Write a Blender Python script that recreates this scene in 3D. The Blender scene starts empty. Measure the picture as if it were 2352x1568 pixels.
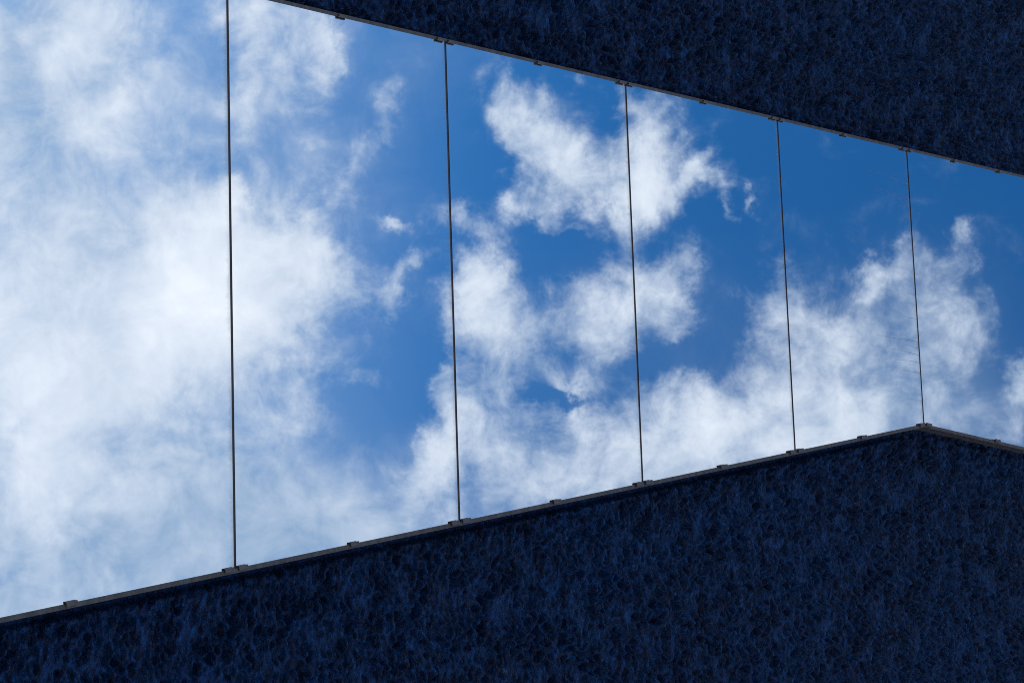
import bpy, bmesh, math, random
import numpy as np
from mathutils import Matrix, Vector

R = math.radians
scene = bpy.context.scene
col = scene.collection
random.seed(7)

# ------------------------------------------------------------------ camera
# World frame: the glass lies in the plane y = 0 and faces -Y, Z is up.
# The photographer stands 6 m in front of the wall and holds the camera on its side.
UP = Vector((0.0337440193, -0.5883762549, 0.8078828651))     # camera right  in world axes
DOWN = Vector((0.9938414039, 0.1051228857, 0.0350491482))    # camera down   in world axes
FWD = Vector((-0.1055490646, 0.8017247418, 0.5882999519))    # camera forward in world axes
CAM_DIST, EYE = 5.997, 1.6
cam_d = bpy.data.cameras.new('camera')
cam = bpy.data.objects.new('camera', cam_d)
col.objects.link(cam)
cam_d.sensor_width = 22.2
cam_d.lens = 22.2 * 3357 / 2352
cam_d.clip_start, cam_d.clip_end = 0.05, 5000
m = Matrix.Identity(4)
for i in range(3):
    m[i][0] = UP[i]
    m[i][1] = -DOWN[i]
    m[i][2] = -FWD[i]
m[0][3], m[1][3], m[2][3] = 0.0, -CAM_DIST, EYE
cam.matrix_world = m
scene.camera = cam

# ------------------------------------------------------------------ sun, sky, exposure
SUN_EL, SUN_AZ = R(42), R(12)          # the sun stands behind the building, this side is in shade
sun_d = bpy.data.lights.new('sun', 'SUN')
sun_d.energy, sun_d.angle, sun_d.color = 3.0, R(0.5), (1.0, 0.95, 0.88)
sun = bpy.data.objects.new('sun', sun_d)
col.objects.link(sun)
sdir = Vector((math.sin(SUN_AZ) * math.cos(SUN_EL), math.cos(SUN_AZ) * math.cos(SUN_EL), math.sin(SUN_EL)))
sun.rotation_euler = sdir.to_track_quat('Z', 'Y').to_euler()
sun.location = (4, 20, 25)

vs = scene.view_settings
vs.view_transform, vs.look, vs.gamma, vs.exposure = 'Standard', 'None', 1.0, 0.0
vs.use_curve_mapping = False
scene.render.engine = 'CYCLES'
scene.cycles.use_denoising = False
scene.cycles.filter_width = 1.0
scene.cycles.max_bounces = 3
scene.cycles.diffuse_bounces = 1
scene.cycles.glossy_bounces = 2


class G:
    """small helper for building node graphs"""
    def __init__(self, nt):
        self.nt = nt

    def put(self, sock, v):
        if isinstance(v, bpy.types.NodeSocket):
            self.nt.links.new(v, sock)
        elif v is not None:
            sock.default_value = v

    def node(self, t, ins=None, **kw):
        n = self.nt.nodes.new(t)
        for k, v in kw.items():
            setattr(n, k, v)
        for k, v in (ins or {}).items():
            self.put(n.inputs[k], v)
        return n

    def math(self, op, a, b=None, c=None, clamp=False):
        n = self.node('ShaderNodeMath', operation=op, use_clamp=clamp)
        for i, v in enumerate((a, b, c)):
            self.put(n.inputs[i], v)
        return n.outputs[0]

    def vec(self, op, a, b=None, scale=None):
        n = self.node('ShaderNodeVectorMath', operation=op)
        self.put(n.inputs[0], a)
        if b is not None:
            self.put(n.inputs[1], b)
        if scale is not None:
            self.put(n.inputs['Scale'], scale)
        return n.outputs['Value'] if op in ('DOT_PRODUCT', 'LENGTH', 'DISTANCE') else n.outputs['Vector']

    def noise(self, vec, scale, detail=4, rough=0.55, dist=0.0, out='Fac', lac=2.0, dim='3D'):
        n = self.node('ShaderNodeTexNoise', {'Vector': vec, 'Scale': scale, 'Detail': detail, 'Roughness': rough,
                                             'Distortion': dist, 'Lacunarity': lac}, noise_dimensions=dim)
        return n.outputs[out]

    def ramp(self, v, a, b, lo=0.0, hi=1.0, kind='SMOOTHSTEP'):
        n = self.node('ShaderNodeMapRange', {'Value': v, 'From Min': a, 'From Max': b, 'To Min': lo, 'To Max': hi},
                      interpolation_type=kind)
        return n.outputs[0]

    def mix(self, f, a, b, blend='MIX'):
        n = self.node('ShaderNodeMix', data_type='RGBA', blend_type=blend)
        self.put(n.inputs['Factor'], f)
        self.put(n.inputs[6], a)
        self.put(n.inputs[7], b)
        return n.outputs[2]


# ---- the clouds: masses of (x, y, half length, half width, turn in degrees, weight), laid out on a plane tangent
# to the sky dome (units: thousandths of 1/3.357 radian), plus fractal noise for every edge and wisp.
CLOUDS = [
    # low bank on the left
    (290, 850, 420, 420, 0, .18),
    (110, 1300, 320, 220, 0, .20), (40, 250, 200, 300, 0, .14),
    (160, 700, 580, 620, 0, .66), (420, 1180, 300, 300, 0, .10), (330, 350, 260, 160, 0, .16), (170, 110, 240, 260, 0, .34),
    (210, 50, 190, 170, 10, .75), (150, 190, 150, 170, 0, .30), (280, 224, 58, 62, -30, .50),
    (235, 325, 230, 70, 25, .30), (30, 620, 260, 330, 0, .42), (120, 480, 160, 130, 0, .18),
    (480, 480, 170, 130, -60, .55), (380, 760, 290, 190, -30, .62), (240, 930, 300, 190, -30, .50),
    (90, 1130, 220, 190, -35, .68), (450, 640, 160, 200, 0, .45), (300, 600, 300, 200, 0, .25),
    (235, 1310, 30, 70, 10, .25), (40, 900, 200, 260, 0, .45),
    (470, 700, 170, 270, 0, .22), (500, 500, 110, 110, 0, .22),
    # round head across the first joint
    (540, 450, 50, 96, 0, .85),
    # cloud at the upper edge, second pane
    (620, 55, 190, 160, 15, .85), (735, 95, 60, 150, -5, .42), (700, 175, 120, 100, 20, .26),
    (565, 200, 70, 210, 5, .42), (690, 235, 130, 60, 15, .18), (760, 160, 40, 90, 0, .22),
    # veil streak
    (882, 215, 46, 110, 5, .27), (855, 320, 50, 130, 15, .27), (790, 430, 54, 150, 30, .29), (720, 490, 60, 110, 35, .28),
    (750, 305, 70, 30, 10, .22), (830, 480, 34, 120, 25, .16),
    # middle of the second pane
    (620, 590, 200, 200, 30, .62), (720, 590, 150, 130, 0, .50), (760, 610, 90, 110, -20, .25), (650, 740, 170, 150, -10, .62),
    (590, 840, 150, 130, 0, .30),
    (905, 523, 64, 30, 22, .64), (945, 605, 115, 50, -38, .64), (890, 680, 80, 50, -40, .30), (830, 700, 80, 60, -40, .16),
    (850, 855, 100, 50, 12, .44), (760, 840, 140, 110, 0, .22), (975, 510, 34, 30, 0, .18),
    # foot of the second pane
    (650, 1120, 380, 230, 8, .04), (620, 960, 210, 150, 20, .22), (720, 940, 130, 70, 45, .20), (860, 1060, 130, 70, 25, .20),
    (1015, 1010, 90, 150, 15, .66), (980, 1130, 170, 150, 0, .40), (1030, 830, 40, 110, 0, .38), (1010, 900, 40, 60, 0, .2),
    # winged cloud over the third joint
    (1170, 275, 82, 130, -30, .46), (1220, 325, 100, 90, 20, .37), (1300, 350, 165, 110, 22, .60), (1385, 415, 160, 105, 28, .60),
    (1195, 205, 100, 46, 15, .25), (1150, 215, 70, 40, 30, .17), (1235, 250, 80, 90, 0, .17),
    (1245, 440, 80, 100, 20, .33), (1205, 490, 80, 56, 15, .49), (1175, 465, 50, 30, 40, .2), (1290, 470, 46, 80, 30, .34),
    (1330, 505, 70, 16, -10, .20), (1096, 515, 66, 46, 30, .42), (1425, 470, 60, 90, 10, .30),
    (1440, 240, 50, 120, 8, .26), (1490, 235, 90, 90, 0, .39), (1492, 330, 105, 150, 0, .60), (1490, 430, 120, 130, 10, .60),
    (1505, 505, 80, 70, 0, .37), (1565, 440, 110, 75, -25, .46), (1615, 385, 34, 80, 25, .39), (1600, 410, 80, 60, -30, .29),
    (1652, 412, 70, 40, 20, .35), (1680, 470, 24, 84, -20, .30), (1695, 505, 20, 50, -10, .2), (1730, 466, 18, 52, -10, .42),
    (1688, 360, 40, 40, 0, .12), (1650, 290, 30, 50, 20, .12), (1330, 185, 44, 34, -10, .24), (1665, 222, 60, 30, -10, .11),
    (1400, 530, 100, 100, 0, .22), (1425, 590, 70, 100, -20, .19),
    # broken field in the middle
    (1062, 590, 40, 110, -15, .33), (1130, 610, 110, 70, -30, .41), (1100, 690, 110, 140, 0, .43), (1170, 720, 170, 110, 20, .41),
    (1090, 810, 130, 170, 0, .46), (1250, 770, 150, 110, 20, .31), (1370, 770, 130, 120, -10, .52), (1395, 800, 70, 90, 20, .27),
    (1320, 670, 140, 80, 15, .29), (1430, 700, 110, 100, -20, .33), (1500, 650, 120, 90, -25, .35), (1553, 650, 60, 150, 12, .46),
    (1520, 740, 110, 100, 0, .33), (1310, 880, 60, 30, 10, .35), (1600, 600, 30, 50, -20, .18),
    # bank along the lower edge
    (1700, 1090, 520, 160, -12, .36), (1330, 1170, 330, 130, -12, .20), (1930, 1000, 240, 130, -12, .20),
    (1130, 960, 200, 170, 0, .41), (1230, 1080, 320, 170, -10, .48), (1470, 1010, 260, 170, -10, .50), (1680, 970, 280, 190, -12, .57),
    (1900, 900, 250, 200, -12, .52), (1640, 880, 130, 120, 0, .19), (1500, 900, 160, 90, 0, .21), (1380, 930, 160, 80, 10, .2),
    (1960, 920, 150, 120, 0, .23),
    (1770, 690, 120, 110, 20, .40), (1785, 620, 34, 70, 10, .17), (1870, 770, 200, 110, 15, .36), (1980, 760, 200, 130, 0, .32),
    (1725, 780, 90, 60, 0, .2),
    # right-hand wisps
    (1985, 645, 90, 55, -10, .46), (2055, 605, 110, 50, -30, .38), (2110, 560, 55, 110, 10, .24), (2195, 555, 62, 46, -40, .50),
    (2215, 610, 40, 70, -15, .34), (2180, 640, 70, 110, 0, .26), (2110, 680, 160, 110, 20, .22), (2190, 740, 180, 100, 35, .30), (2240, 780, 80, 110, 20, .22),
    (2130, 850, 150, 130, 0, .24), (2210, 920, 150, 100, 30, .28), (2150, 960, 160, 70, 10, .16),
    (2345, 870, 70, 90, -30, .66), (2335, 980, 80, 60, 0, .30), (2255, 690, 34, 70, -30, .22),
    # openings of blue
    (1290, 572, 150, 70, 5, -.42), (1255, 905, 66, 34, 15, -.55), (1325, 912, 60, 28, 0, -.40), (1540, 815, 120, 46, -12, -.36),
    (1215, 690, 40, 40, 0, -.12), (1360, 700, 30, 60, 10, -.14), (1640, 780, 80, 150, 10, -.30), (1050, 545, 40, 30, 0, -.2),
    (870, 930, 190, 120, 30, -.46), (960, 830, 100, 160, 0, -.30), (890, 790, 60, 80, 0, -.16), (950, 1045, 60, 40, -30, -.24), (760, 760, 100, 70, 0, -.12),
    (1260, 1150, 90, 36, -12, -.20), (1085, 1100, 36, 120, 0, -.20), (2085, 960, 70, 120, 0, -.26), (2270, 850, 50, 110, 10, -.24),
    (1100, 440, 90, 60, 0, -.2), (1390, 490, 60, 36, -20, -.24),
    (430, 1120, 170, 200, 0, -.10), (330, 1250, 200, 110, 0, -.10),
]
# thin veils that only pale the blue: same layout
VEILS = [
    (830, 330, 230, 400, 0, .06),
    (100, 1350, 460, 520, 0, .55), (60, 120, 330, 460, 0, .45),
    (100, 700, 800, 1700, 0, .86), (470, 180, 260, 460, 0, .16), (640, 330, 240, 420, 0, .20), (430, 1180, 260, 330, 0, .30),
    (640, 1200, 430, 300, 10, .72), (900, 1240, 280, 210, 0, .55), (750, 640, 220, 420, 0, .10), (960, 130, 180, 160, 0, .14),
    (1500, 800, 800, 300, 0, .10), (1720, 1060, 480, 170, -12, .60), (1940, 960, 260, 170, -12, .30), (1250, 1150, 300, 170, -12, .40),
    (2150, 800, 240, 280, 0, .22), (2060, 720, 140, 120, 0, .14), (2220, 960, 260, 150, 8, .34),
]

world = bpy.data.worlds.new('World')
scene.world = world
world.use_nodes = True
world.node_tree.nodes.clear()
g = G(world.node_tree)
tc = g.node('ShaderNodeTexCoord').outputs['Generated']
sky = g.node('ShaderNodeTexSky', sky_type='NISHITA', sun_disc=False, sun_elevation=SUN_EL, sun_rotation=SUN_AZ,
             altitude=300, air_density=1.0, dust_density=0.25, ozone_density=4.0).outputs[0]
# tangent plane on the part of the sky that faces the wall (centre of the bank, axes across and down)
flip = lambda v: (v[0], -v[1], v[2])
dx = g.vec('DOT_PRODUCT', tc, flip(UP))
dy = g.vec('DOT_PRODUCT', tc, flip(DOWN))
dz = g.vec('DOT_PRODUCT', tc, flip(FWD))
dzs = g.math('MAXIMUM', dz, 0.25)
px = g.math('MULTIPLY_ADD', g.math('DIVIDE', dx, dzs), 3.357, 1.176)
py = g.math('MULTIPLY_ADD', g.math('DIVIDE', dy, dzs), 3.357, 0.784)
p0 = g.node('ShaderNodeCombineXYZ', {0: px, 1: py, 2: 0.0}).outputs[0]
w1 = g.vec('SUBTRACT', g.noise(p0, 3.6, 2, .5, 0, 'Color', dim='2D'), (.5, .5, .5))
w2 = g.vec('SUBTRACT', g.noise(p0, 13.0, 5, .62, 0, 'Color', dim='2D'), (.5, .5, .5))
p = g.vec('ADD', p0, g.vec('SCALE', w1, scale=0.09))
p = g.vec('ADD', p, g.vec('SCALE', w2, scale=0.105))
n1 = g.math('SUBTRACT', g.noise(p0, 6.6, 7, .60, .25, dim='2D'), .5)
n0 = g.math('SUBTRACT', g.noise(p0, 2.8, 3, .5, .2, dim='2D'), .5)
n2 = g.math('SUBTRACT', g.noise(p0, 21.0, 6, .62, .35, dim='2D'), .5)
HSV = g.node('ShaderNodeHueSaturation', {'Saturation': 1.30, 'Value': 1.2, 'Color': sky}).outputs[0]
SKY_GAIN = 0.14


def blob_group():
    """one soft elliptical mass added to a running sum"""
    t = bpy.data.node_groups.new('cloud_mass', 'ShaderNodeTree')
    for nm, kind in (('P', 'NodeSocketVector'), ('U', 'NodeSocketVector'), ('V', 'NodeSocketVector'), ('W', 'NodeSocketFloat'), ('Sum', 'NodeSocketFloat')):
        t.interface.new_socket(nm, in_out='INPUT', socket_type=kind)
    t.interface.new_socket('Sum', in_out='OUTPUT', socket_type='NodeSocketFloat')
    q = G(t)
    gi, go = t.nodes.new('NodeGroupInput'), t.nodes.new('NodeGroupOutput')
    P_, U_, V_, W_, S_ = gi.outputs[:5]
    u, v_ = q.vec('DOT_PRODUCT', P_, U_), q.vec('DOT_PRODUCT', P_, V_)
    r2 = q.math('MULTIPLY_ADD', v_, v_, q.math('MULTIPLY', u, u))
    t.links.new(q.math('MULTIPLY_ADD', q.math('POWER', 0.10, r2), W_, S_), go.inputs[0])
    return t


MASS = blob_group()


def field(src, blobs):
    acc = None
    for i, (x, y, rx, ry, a, w) in enumerate(blobs):
        if i and i % 8 == 0:       # chains the groups, so that the renderer evaluates them one after the other
            src = g.vec('SCALE', src, scale=g.math('MULTIPLY_ADD', acc, 1e-7, 1.0))
        x, y, rx, ry = x / 1000, y / 1000, rx / 1000, ry / 1000
        ca, sa = math.cos(R(a)), math.sin(R(a))
        n = g.nt.nodes.new('ShaderNodeGroup')
        n.node_tree = MASS
        g.put(n.inputs[0], src)
        n.inputs[1].default_value = (ca / rx, sa / rx, -(ca * x + sa * y) / rx)
        n.inputs[2].default_value = (-sa / ry, ca / ry, (sa * x - ca * y) / ry)
        n.inputs[3].default_value = w
        g.put(n.inputs[4], acc if acc is not None else 0.0)
        acc = n.outputs[0]
    return acc if acc is not None else 0.0


def sky_shader(D, V, na, nb, shade=0.0):
    """blue sky, thin veil and cloud for a cloud amount D and a veil amount V"""
    nn = g.math('MULTIPLY_ADD', na, 1.45, g.math('MULTIPLY', nb, .62))
    v = g.math('MULTIPLY_ADD', nn, g.math('MULTIPLY', g.ramp(D, .0, .30, .45, 1.0), g.ramp(D, .8, 1.5, 1.0, .4)), D)
    cloud = g.ramp(v, .04, 1.18, 0, 1)
    halo = g.ramp(g.math('MULTIPLY_ADD', na, 1.1, D), .02, .95, 0, .34)
    veil = g.math('MULTIPLY', V, g.ramp(na, -.25, .25, .76, 1.12, 'LINEAR'), clamp=True)
    clear = g.math('MULTIPLY', g.math('SUBTRACT', 1.0, cloud), g.math('SUBTRACT', 1.0, veil))
    clear = g.math('MULTIPLY', clear, g.math('SUBTRACT', 1.0, halo))
    alpha = g.math('MULTIPLY_ADD', clear, -.95, .95, clamp=True)
    thick = g.ramp(g.math('MULTIPLY_ADD', shade, 1.0, g.math('MULTIPLY_ADD', na, .9, v)), -.20, 2.15, 0, 1, 'LINEAR')
    ccol = g.mix(thick, (2.45, 3.45, 4.85, 1), (8.0, 8.1, 8.3, 1))
    return g.node('ShaderNodeBackground', {'Color': g.mix(alpha, HSV, ccol), 'Strength': SKY_GAIN}).outputs[0]


def pick(blobs, lo, hi):
    keep = []
    for bl in blobs:
        x, y, rx, ry, a, w = bl
        ext = 1.75 * math.hypot(rx * math.cos(R(a)), ry * math.sin(R(a))) + 60
        if x + ext > lo and x - ext < hi:
            keep.append(bl)
    return keep


def mix_shader(f, a, b):
    n = g.node('ShaderNodeMixShader')
    g.put(n.inputs[0], f)
    g.put(n.inputs[1], a)
    g.put(n.inputs[2], b)
    return n.outputs[0]


def band(lo, hi):
    one = g.node('ShaderNodeVectorMath', operation='MULTIPLY_ADD')      # (x, y, 1)
    g.put(one.inputs[0], p); one.inputs[1].default_value = (1, 1, 0); one.inputs[2].default_value = (0, 0, 1)
    D = g.math('MINIMUM', field(one.outputs[0], pick(CLOUDS, lo, hi)), 1.6)
    one0 = g.node('ShaderNodeVectorMath', operation='MULTIPLY_ADD')
    g.put(one0.inputs[0], g.vec('SCALE', p0, scale=g.math('MULTIPLY_ADD', D, 1e-7, 1.0)))
    one0.inputs[1].default_value = (1, 1, 0); one0.inputs[2].default_value = (0, 0, 1)
    V = field(one0.outputs[0], pick(VEILS, lo, hi))
    return sky_shader(D, V, n1, n2, n0)


CUTS = [560, 860, 1200, 1460, 1760]


def tree(lo, hi, cuts):
    if not cuts:
        return band(lo, hi)
    k = len(cuts) // 2
    return mix_shader(g.math('GREATER_THAN', px, cuts[k] / 1000), tree(lo, cuts[k], cuts[:k]), tree(cuts[k], hi, cuts[k + 1:]))


here = tree(-1e4, 1e4, CUTS)
# the rest of the sky: the same kind of broken cloud, by noise alone
f1 = g.math('SUBTRACT', g.noise(tc, 22, 3, .56, .30), .5)
height = g.node('ShaderNodeSeparateXYZ', {0: tc}).outputs[2]
far_d = g.math('ADD', g.ramp(g.noise(tc, 3.2, 3, .55, .4), .37, .60, 0.0, 1.0), g.ramp(height, .15, .85, .10, -.30))
far = sky_shader(far_d, g.ramp(g.noise(tc, 1.7, 2, .5), .35, .7, 0.1, 0.5), f1, f1)
off = g.vec('LENGTH', g.vec('MULTIPLY', g.vec('SUBTRACT', p0, (1.176, .784, 0)), (1 / 1.45, 1 / 1.1, 0)))
inside = g.math('MULTIPLY', g.ramp(off, 1.0, 1.4, 1.0, 0.0), g.ramp(dz, .3, .5))
wo = g.node('ShaderNodeOutputWorld')
world.node_tree.links.new(mix_shader(inside, far, here), wo.inputs['Surface'])
world.cycles.sampling_method = 'NONE'      # the sky is even enough to be found by the surfaces' own rays


# ------------------------------------------------------------------ materials
def material(name):
    mt = bpy.data.materials.new(name)
    mt.use_nodes = True
    mt.node_tree.nodes.clear()
    gg = G(mt.node_tree)
    out = gg.node('ShaderNodeOutputMaterial')
    return mt, gg, out


def principled(gg, out, **ins):
    b = gg.node('ShaderNodeBsdfPrincipled', {k.replace('_', ' '): v for k, v in ins.items()})
    gg.nt.links.new(b.outputs[0], out.inputs['Surface'])
    return b


def make_stucco():
    mt, gg, out = material('navy_stucco')
    ob = gg.node('ShaderNodeTexCoord').outputs['Object']
    st = gg.vec('MULTIPLY', ob, (.62, 1.0, 1.5))        # colour flecks and bump are stretched along the trowel strokes
    big = gg.noise(ob, 1.3, 3, .6)
    mid = gg.noise(st, 16, 4, .66, .5)
    fine = gg.noise(st, 52, 4, .68, .3)
    c = gg.mix(gg.ramp(mid, .40, .60), (.015, .034, .098, 1), (.013, .060, .195, 1))
    c = gg.mix(gg.ramp(big, .46, .62, 0, .4), c, (.012, .072, .235, 1))
    c = gg.mix(gg.ramp(fine, .51, .63, 0, .72), c, (.022, .016, .028, 1))  # near-black flecks: dirt, and shade of the relief painted into the colour
    c = gg.mix(gg.ramp(fine, .45, .34, 0, .75), c, (.016, .145, .41, 1))  # bright blue flecks: highlights on the relief, painted into the colour
    bump = gg.node('ShaderNodeBump', {'Strength': 1.0, 'Distance': .010, 'Height': gg.noise(st, 70, 4, .68)}).outputs[0]
    b = principled(gg, out, Base_Color=c, Roughness=.5, Normal=bump)
    b.inputs['Specular IOR Level'].default_value = .22
    return mt


def make_metal(name, base, dark, streak=(1, 1, 1), rough=.5):
    mt, gg, out = material(name)
    ob = gg.node('ShaderNodeTexCoord').outputs['Object']
    n = gg.noise(gg.vec('MULTIPLY', ob, streak), 9, 6, .65)
    c = gg.mix(gg.ramp(n, .35, .68), dark, base)
    s = gg.noise(ob, 130, 4, .6)
    c = gg.mix(gg.ramp(s, .58, .74, 0, .5), c, dark)
    bump = gg.node('ShaderNodeBump', {'Strength': .25, 'Distance': .002, 'Height': s}).outputs[0]
    principled(gg, out, Base_Color=c, Roughness=rough, Normal=bump)
    return mt


def make_mirror():
    mt, gg, out = material('mirror_glass')
    tcn = gg.node('ShaderNodeTexCoord')
    ob = tcn.outputs['Object']                      # origin of a pane: middle of its upper edge
    sep = gg.node('ShaderNodeSeparateXYZ', {0: ob})
    below = gg.math('MULTIPLY', sep.outputs[2], -1.0)          # metres below the pane's upper edge
    rnd = gg.node('ShaderNodeObjectInfo').outputs['Random']
    xs = gg.node('ShaderNodeCombineXYZ', {0: sep.outputs[0], 1: rnd, 2: gg.math('MULTIPLY', below, .03)}).outputs[0]
    run = gg.noise(xs, 45, 3, .7)
    length = gg.ramp(run, .30, .80, .006, .045, 'LINEAR')
    d1 = gg.math('MULTIPLY', gg.ramp(gg.math('DIVIDE', below, length), 0.0, 1.0, 1.0, 0.0),
                 gg.ramp(gg.noise(xs, 3.0, 2, .5), .3, .6, .25, 1.0))
    dirt = gg.math('MULTIPLY', d1, .36)
    b = gg.node('ShaderNodeBsdfPrincipled', {'Base Color': (.86, .90, .94, 1), 'Metallic': 1.0, 'Roughness': .006})
    dd = gg.node('ShaderNodeBsdfDiffuse', {'Color': (.40, .36, .30, 1)})
    mx = gg.node('ShaderNodeMixShader', {0: dirt, 1: b.outputs[0], 2: dd.outputs[0]})
    gg.nt.links.new(mx.outputs[0], out.inputs['Surface'])
    return mt


def make_plain(name, c, rough):
    mt, gg, out = material(name)
    ob = gg.node('ShaderNodeTexCoord').outputs['Object']
    n = gg.noise(ob, 40, 4, .6)
    c2 = tuple(x * .6 for x in c[:3]) + (1,)
    principled(gg, out, Base_Color=gg.mix(n, c2, c), Roughness=rough)
    return mt


def make_ground():
    mt, gg, out = material('pale_paving')
    ob = gg.node('ShaderNodeTexCoord').outputs['Object']
    n = gg.noise(ob, .35, 6, .6)
    f = gg.noise(ob, 60, 4, .7)
    c = gg.mix(n, (.17, .15, .125, 1), (.23, .205, .17, 1))
    c = gg.mix(gg.ramp(f, .5, .8, 0, .5), c, (.12, .105, .09, 1))
    bump = gg.node('ShaderNodeBump', {'Strength': .5, 'Distance': .01, 'Height': f}).outputs[0]
    principled(gg, out, Base_Color=c, Roughness=.9, Normal=bump)
    return mt


M = {
    'stucco': make_stucco(),
    'metal': make_metal('brown_grey_metal', (.150, .118, .104, 1), (.080, .064, .060, 1), (1, 1, 4)),
    'return': make_metal('stained_metal', (.20, .185, .17, 1), (.045, .036, .032, 1), (14, 14, 1.4), .6),
    'clip': make_metal('clip_metal', (.17, .135, .125, 1), (.11, .088, .084, 1)),
    'mirror': make_mirror(),
    'edge': make_plain('pane_edge', (.045, .05, .06, 1), .4),
    'gasket': make_plain('gasket', (.10, .08, .085, 1), .7),
    'web': make_plain('cobweb_thread', (.45, .42, .40, 1), .8),
    'coping': make_metal('coping_metal', (.13, .12, .12, 1), (.08, .075, .075, 1)),
    'ground': make_ground(),
}


# ------------------------------------------------------------------ mesh helpers
def link(name, mesh, mat, parent=None, loc=(0, 0, 0)):
    o = bpy.data.objects.new(name, mesh)
    col.objects.link(o)
    o.location = loc
    if mat is not None and not mesh.materials:
        mesh.materials.append(mat)
    if parent is not None:
        o.parent = parent
    return o


def mesh_from(name, verts, faces, smooth=False):
    me = bpy.data.meshes.new(name)
    me.from_pydata(verts, [], faces)
    me.update()
    if smooth:
        me.polygons.foreach_set('use_smooth', [True] * len(me.polygons))
    return me


def box_mesh(name, x0, x1, y0, y1, z0, z1, bevel=0.0):
    bm = bmesh.new()
    bmesh.ops.create_cube(bm, size=1)
    for v_ in bm.verts:
        v_.co = ((x0 + x1) / 2 + v_.co.x * (x1 - x0), (y0 + y1) / 2 + v_.co.y * (y1 - y0), (z0 + z1) / 2 + v_.co.z * (z1 - z0))
    if bevel:
        bmesh.ops.bevel(bm, geom=bm.edges[:], offset=bevel, segments=2, affect='EDGES', profile=.6)
    me = bpy.data.meshes.new(name)
    bm.to_mesh(me)
    bm.free()
    return me


def prism(name, outline, y0, y1, bevel=0.0):
    """outline in (x, z), extruded from y0 to y1"""
    bm = bmesh.new()
    a = [bm.verts.new((x, y0, z)) for x, z in outline]
    b = [bm.verts.new((x, y1, z)) for x, z in outline]
    k = len(outline)
    bm.faces.new(a)
    bm.faces.new(b[::-1])
    for i in range(k):
        bm.faces.new((a[i], b[i], b[(i + 1) % k], a[(i + 1) % k]))
    bmesh.ops.recalc_face_normals(bm, faces=bm.faces[:])
    if bevel:
        bmesh.ops.bevel(bm, geom=bm.edges[:], offset=bevel, segments=1, affect='EDGES')
    me = bpy.data.meshes.new(name)
    bm.to_mesh(me)
    bm.free()
    return me


# ------------------------------------------------------------------ the place
Y_WALL = 0.190                    # face of the stucco wall; the glazed panel stands proud of it
gm = mesh_from('ground', [(-1500, -1500, 0), (1500, -1500, 0), (1500, 1500, 0), (-1500, 1500, 0)], [(0, 1, 2, 3)])
ground = link('ground', gm, M['ground'])
ground['kind'] = 'structure'

# building
building = bpy.data.objects.new('building', None)
col.objects.link(building)
building.location = (0, 0, 0)
building['label'] = 'dark navy rough stucco building with a tapering strip of mirror glass panes'
building['category'] = 'building'
link('wall', box_mesh('wall', -9, 9, Y_WALL, Y_WALL + 9, 0, 14), M['stucco'], building)
link('plinth', box_mesh('plinth', -9.05, 9.05, Y_WALL - .05, Y_WALL + 9.05, 0.002, .45, .01), M['coping'], building)
link('coping', box_mesh('coping', -9.08, 9.08, Y_WALL - .08, Y_WALL + 9.08, 14.002, 14.09, .008), M['coping'], building)


# edges of the glazed strip in the plane of the glass, x as a function of z
def x_top(z):
    return -2.5469 + 0.04204 * z


Z_K = 9.242
X_K = 0.87028 - 0.13453 * Z_K


def x_bot(z):
    return 0.87028 - 0.13453 * z if z <= Z_K else X_K + 0.150 * (z - Z_K)


Z0, Z1 = 1.49, 12.22                 # lower and upper end of the strip
JOINTS = [Z0, 2.969, 4.443, 5.643, 6.843, 8.043, Z_K, 10.72, Z1]


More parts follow.
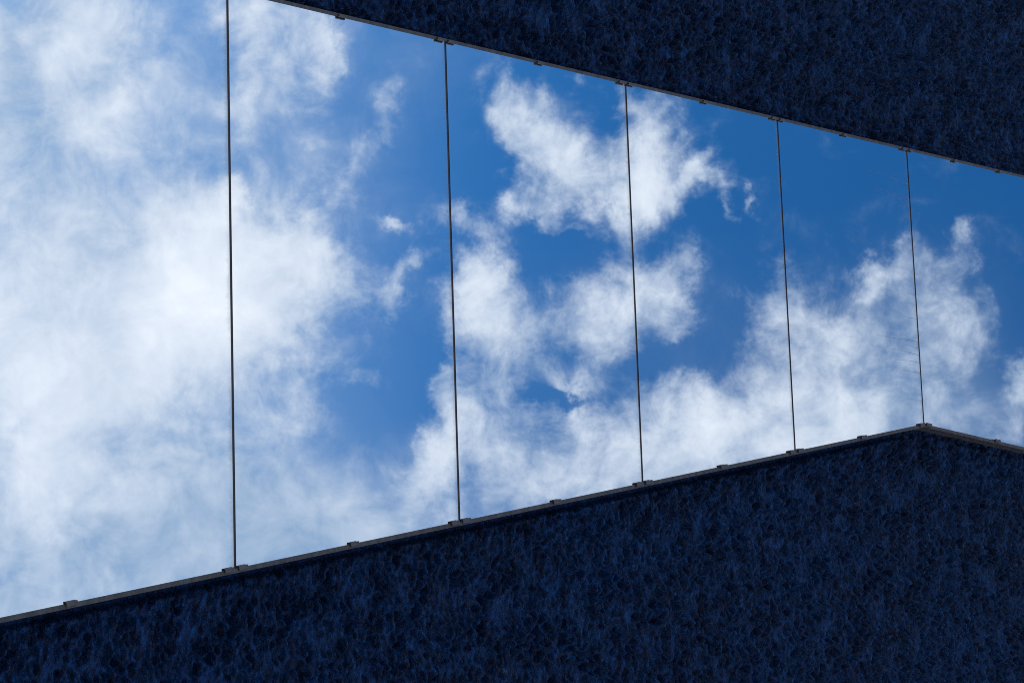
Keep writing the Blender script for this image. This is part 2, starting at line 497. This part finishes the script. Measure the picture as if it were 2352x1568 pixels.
# stucco coat with its real relief, in two fields either side of the strip
def stucco_field(name, xa, xb, za, zb, step, seed, lean, distance):
    nx, nz = int((xb - xa) / step) + 1, int((zb - za) / step) + 1
    rng = np.random.default_rng(seed)
    kx = np.fft.fftfreq(nx, step)[:, None]
    kz = np.fft.fftfreq(nz, step)[None, :]

    def band(wave, width=.45, ax=1.0, az=1.0, turn=0.0):
        ku, kv = kx * math.cos(turn) + kz * math.sin(turn), kz * math.cos(turn) - kx * math.sin(turn)
        k = np.sqrt((ku * ax) ** 2 + (kv * az) ** 2) + 1e-9
        f = np.exp(-(np.log(k * wave) / width) ** 2)
        s = np.real(np.fft.ifft2(np.fft.fft2(rng.standard_normal((nx, nz))) * f))
        return s / s.std()
    T = R(lean)
    a = band(.25, .6, 1.4, .8, T)
    b = band(.110, .45, 2.0, .8, T)
    c = band(.044, .45, 2.2, .85, T)                         # short ridges left by the trowel
    d = np.abs(band(.060, .40, 1.9, .85, T))                  # lumps with tight gaps between them
    e = band(.024, .32, 2.0, .9, T)
    rough = np.clip(1.0 + .30 * a, .4, 1.7)
    h = .0060 * b + .0155 * c * rough + .0050 * np.minimum(d, 1.5) * rough + .0085 * e * rough
    pits = np.clip(band(.055, .36, 2.2, .8, T) - 1.1, 0, 1.0)
    h -= .0280 * pits * rough + .004
    X = xa + np.arange(nx) * step
    Z = za + np.arange(nz) * step
    XX, ZZ = np.meshgrid(X, Z, indexing='ij')
    edge = np.minimum.reduce([XX - xa, xb - XX, ZZ - za, zb - ZZ])
    gap = distance(XX, ZZ)
    t = np.clip((gap - .055) / .025, 0, 1)
    t = np.maximum(t * t * (3 - 2 * t), np.clip((ZZ - 9.0) / .25, 0, 1))
    h = np.maximum(h * (.10 + .90 * t) * (.75 + .25 * np.clip(gap / .2, 0, 1)) + .002 + .056 * t, .002)   # the coat stops short of the frame
    h = np.where(edge < .25, h * np.clip(edge / .25, 0, 1) + .002 * (1 - np.clip(edge / .25, 0, 1)), h)
    co = np.stack([XX, Y_WALL - h, ZZ], -1).reshape(-1, 3)
    idx = np.arange(nx * nz).reshape(nx, nz)
    q = np.stack([idx[:-1, :-1], idx[1:, :-1], idx[1:, 1:], idx[:-1, 1:]], -1)
    q = q[gap[:-1, :-1] > -.12].reshape(-1, 4)
    used = np.zeros(len(co), bool)
    used[q.ravel()] = True
    remap = np.cumsum(used) - 1
    co, q = co[used], remap[q]
    me = bpy.data.meshes.new(name)
    me.vertices.add(len(co))
    me.vertices.foreach_set('co', co.astype(np.float32).ravel())
    me.loops.add(q.size)
    me.loops.foreach_set('vertex_index', q.astype(np.int32).ravel())
    me.polygons.add(len(q))
    me.polygons.foreach_set('loop_start', np.arange(0, q.size, 4, dtype=np.int32))
    me.polygons.foreach_set('use_smooth', np.ones(len(q), bool))
    me.update(calc_edges=True)
    me.validate()
    link(name, me, M['stucco'], building)


stucco_field('stucco', -4.2, -1.9, 3.0, 11.5, .0070, 3, -14, lambda x, z: x_top(z) - x)
stucco_field('stucco', -0.75, 2.1, 2.5, 11.5, .0070, 5, -6, lambda x, z: x - np.where(z <= Z_K, .87028 - .13453 * z, X_K + .150 * (z - Z_K)))

# ------------------------------------------------------------------ glazed strip: frame > panes, clips, gaskets
W_TOP, W_BOT = .0130, .0200
Y_LIP = -.007


def frame_run(bm, pts, side, w, y0, y1, u0=0.0):
    """box section swept along pts (x, z); side = +1 grows towards +x, -1 towards -x"""
    ring = []
    for i, (x, z) in enumerate(pts):
        a = Vector(pts[max(i - 1, 0)])
        b = Vector(pts[min(i + 1, len(pts) - 1)])
        if 0 < i < len(pts) - 1:
            d1, d2 = (Vector(pts[i]) - a).normalized(), (b - Vector(pts[i])).normalized()
            n1_, n2_ = Vector((d1.y, -d1.x)), Vector((d2.y, -d2.x))
            n_ = (n1_ + n2_).normalized()
            n_ /= n_.dot(n1_)
        else:
            d_ = (b - a).normalized()
            n_ = Vector((d_.y, -d_.x))
        n_ *= side if n_.x > 0 else -side
        q0, q1 = Vector((x, z)) + n_ * u0, Vector((x, z)) + n_ * (u0 + w)
        ring.append([bm.verts.new((q0.x, y0, q0.y)), bm.verts.new((q1.x, y0, q1.y)),
                     bm.verts.new((q1.x, y1, q1.y)), bm.verts.new((q0.x, y1, q0.y))])
    for r0, r1 in zip(ring, ring[1:]):
        for k in range(4):
            bm.faces.new((r0[k], r0[(k + 1) % 4], r1[(k + 1) % 4], r1[k]))
    bm.faces.new(ring[0])
    bm.faces.new(ring[-1][::-1])


def finish(bm, name):
    bmesh.ops.recalc_face_normals(bm, faces=bm.faces[:])
    me = bpy.data.meshes.new(name)
    bm.to_mesh(me)
    bm.free()
    return me


top_line = [(x_top(Z0), Z0), (x_top(Z1), Z1)]
bot_line = [(x_bot(Z0), Z0), (X_K, Z_K), (x_bot(Z1), Z1)]
# backing tray that carries everything
tray = [(x_top(Z0) - .001, Z0), (x_top(Z1) - .001, Z1), (x_bot(Z1) + .001, Z1), (X_K + .001, Z_K), (x_bot(Z0) + .001, Z0)]
window = link('window', prism('window', tray, .020, Y_WALL - .004), M['gasket'], building)
for nm, line, side, w in (('frame_rail', top_line, -1, W_TOP), ('frame_rail', bot_line, 1, W_BOT)):
    bm = bmesh.new()
    frame_run(bm, line, side, w, Y_LIP, .030)
    link(nm, finish(bm, nm), M['metal'], window)
    bm = bmesh.new()
    frame_run(bm, line, side, w - .003, .030, .150)
    link('side_return', finish(bm, 'side_return'), M['return'], window)
    bm = bmesh.new()
    frame_run(bm, line, side, w + .006, .150, Y_WALL - .002)
    link('base_flange', finish(bm, 'base_flange'), M['metal'], window)
for z, s in ((Z0, -1), (Z1, 1)):
    za, zb = (z - .02, z - .001) if s < 0 else (z + .001, z + .02)
    link('end_rail', box_mesh('end_rail', x_top(z) - W_TOP, x_bot(z) + W_BOT, Y_LIP, Y_WALL - .004, za, zb, .002), M['metal'], window)

GAP = .0118
for z0, z1 in zip(JOINTS, JOINTS[1:]):
    a, b = z0 + GAP / 2, z1 - GAP / 2
    ins = .0005
    zm = b
    xm = (x_top(b) + x_bot(b)) / 2
    out_ = [(x_top(a) + ins - xm, a - zm), (x_top(b) + ins - xm, b - zm), (x_bot(b) - ins - xm, b - zm), (x_bot(a) - ins - xm, a - zm)]
    me = prism("glass_pane", out_, 0.0, .012)
    me.materials.append(M['mirror'])
    me.materials.append(M['edge'])
    for f_ in me.polygons:
        f_.material_index = 0 if f_.normal.y < -.9 else 1
    pane = link('glass_pane', me, None, window, (xm, 0, zm))
    pane.rotation_euler = (R(random.uniform(-.03, .03)), 0, R(random.uniform(-.03, .03)))     # never set quite true

for z in JOINTS[1:-1]:
    xa, xb = x_top(z), x_bot(z)
    link('gasket', box_mesh('gasket', xa + .001, xb - .001, .0025, .019, z - GAP / 2 + .0006, z + GAP / 2 - .0006), M['gasket'], window)


def clip(line_x, z, half, side):
    """small retaining clip folded over the glass edge; side +1: on the edge towards +x"""
    h = .004
    slope = (line_x(z + h) - line_x(z - h)) / (2 * h) if not (line_x is x_bot and abs(z - Z_K) < .03) else (-.13453 if z < Z_K else .150)
    a_, b_ = (-.0095, .0100) if side > 0 else (-.0060, .0070)       # over the frame, over the glass
    me = box_mesh('clip', a_, b_, -.0060, .0065, -half, half, .0012)
    o = link('clip', me, M['clip'], window, (line_x(z) + side * .0005, Y_LIP - .0070, z))
    o.rotation_euler.y = math.atan(slope)
    # a lip of the clip reaching back to the glass
    return o


H = .024
for z0, z1 in zip(JOINTS, JOINTS[1:]):
    w_ = z1 - z0
    tops = [z0 + .027 + .006, z1 - .033] + ([z0 + w_ / 3, z1 - w_ / 3] if w_ > 1.3 else [(z0 + z1) / 2])
    bots = [z0 + .033, z1 - .033, (z0 + z1) / 2]
    for z in tops:
        clip(x_top, z, H + random.uniform(-.002, .002), -1)
    for z in bots:
        clip(x_bot, z, H + random.uniform(-.002, .002), 1)


# ------------------------------------------------------------------ cobweb threads hanging below some joints
def cobweb(label, threads):
    web = bpy.data.objects.new('cobweb', None)
    col.objects.link(web)
    web.location = (threads[0][0], -.002, threads[0][1])
    web['label'] = label
    web['category'] = 'cobweb'
    ox, oy, oz = web.location
    for (x, z, ln, lean, r) in threads:
        verts, faces = [], []
        n = 9
        base = None
        ph = random.uniform(0, 6)
        for i in range(n):
            t = i / (n - 1)
            cx = x - lean * ln * t + .008 * math.sin(ph + 4 * t) * t
            cz = z - ln * t
            cy = -.002 - .004 * math.sin(math.pi * t)
            rr = .6 * r * (1 - .6 * t)
            k = len(verts)
            verts += [(cx - rr - ox, cy - oy, cz - oz), (cx - ox, cy - rr - oy, cz - oz), (cx + rr - ox, cy - oy, cz - oz)]
            if base is not None:
                for q in range(3):
                    faces.append((base + q, base + (q + 1) % 3, k + (q + 1) % 3, k + q))
            base = k
        link('thread', mesh_from('thread', verts, faces), M['web'], web)


cobweb('fine cobweb threads hanging below the joint above the frame corner',
       [(-1.93, Z_K, .42, .14, .0009), (-1.83, Z_K, .36, .16, .0009), (-1.815, Z_K, .33, .12, .0008), (-1.77, Z_K, .14, .12, .0008),
        (-1.20, Z_K, .10, .12, .0008), (-1.05, Z_K, .16, .10, .0009), (-.90, Z_K, .40, .09, .0011), (-.86, Z_K, .13, .10, .0009),
        (-.815, Z_K, .27, .12, .0010), (-.765, Z_K, .24, .10, .0009), (-.70, Z_K, .26, .11, .0009), (-.52, Z_K, .20, .08, .0008),
        (-.56, Z_K, .08, .08, .0008)])
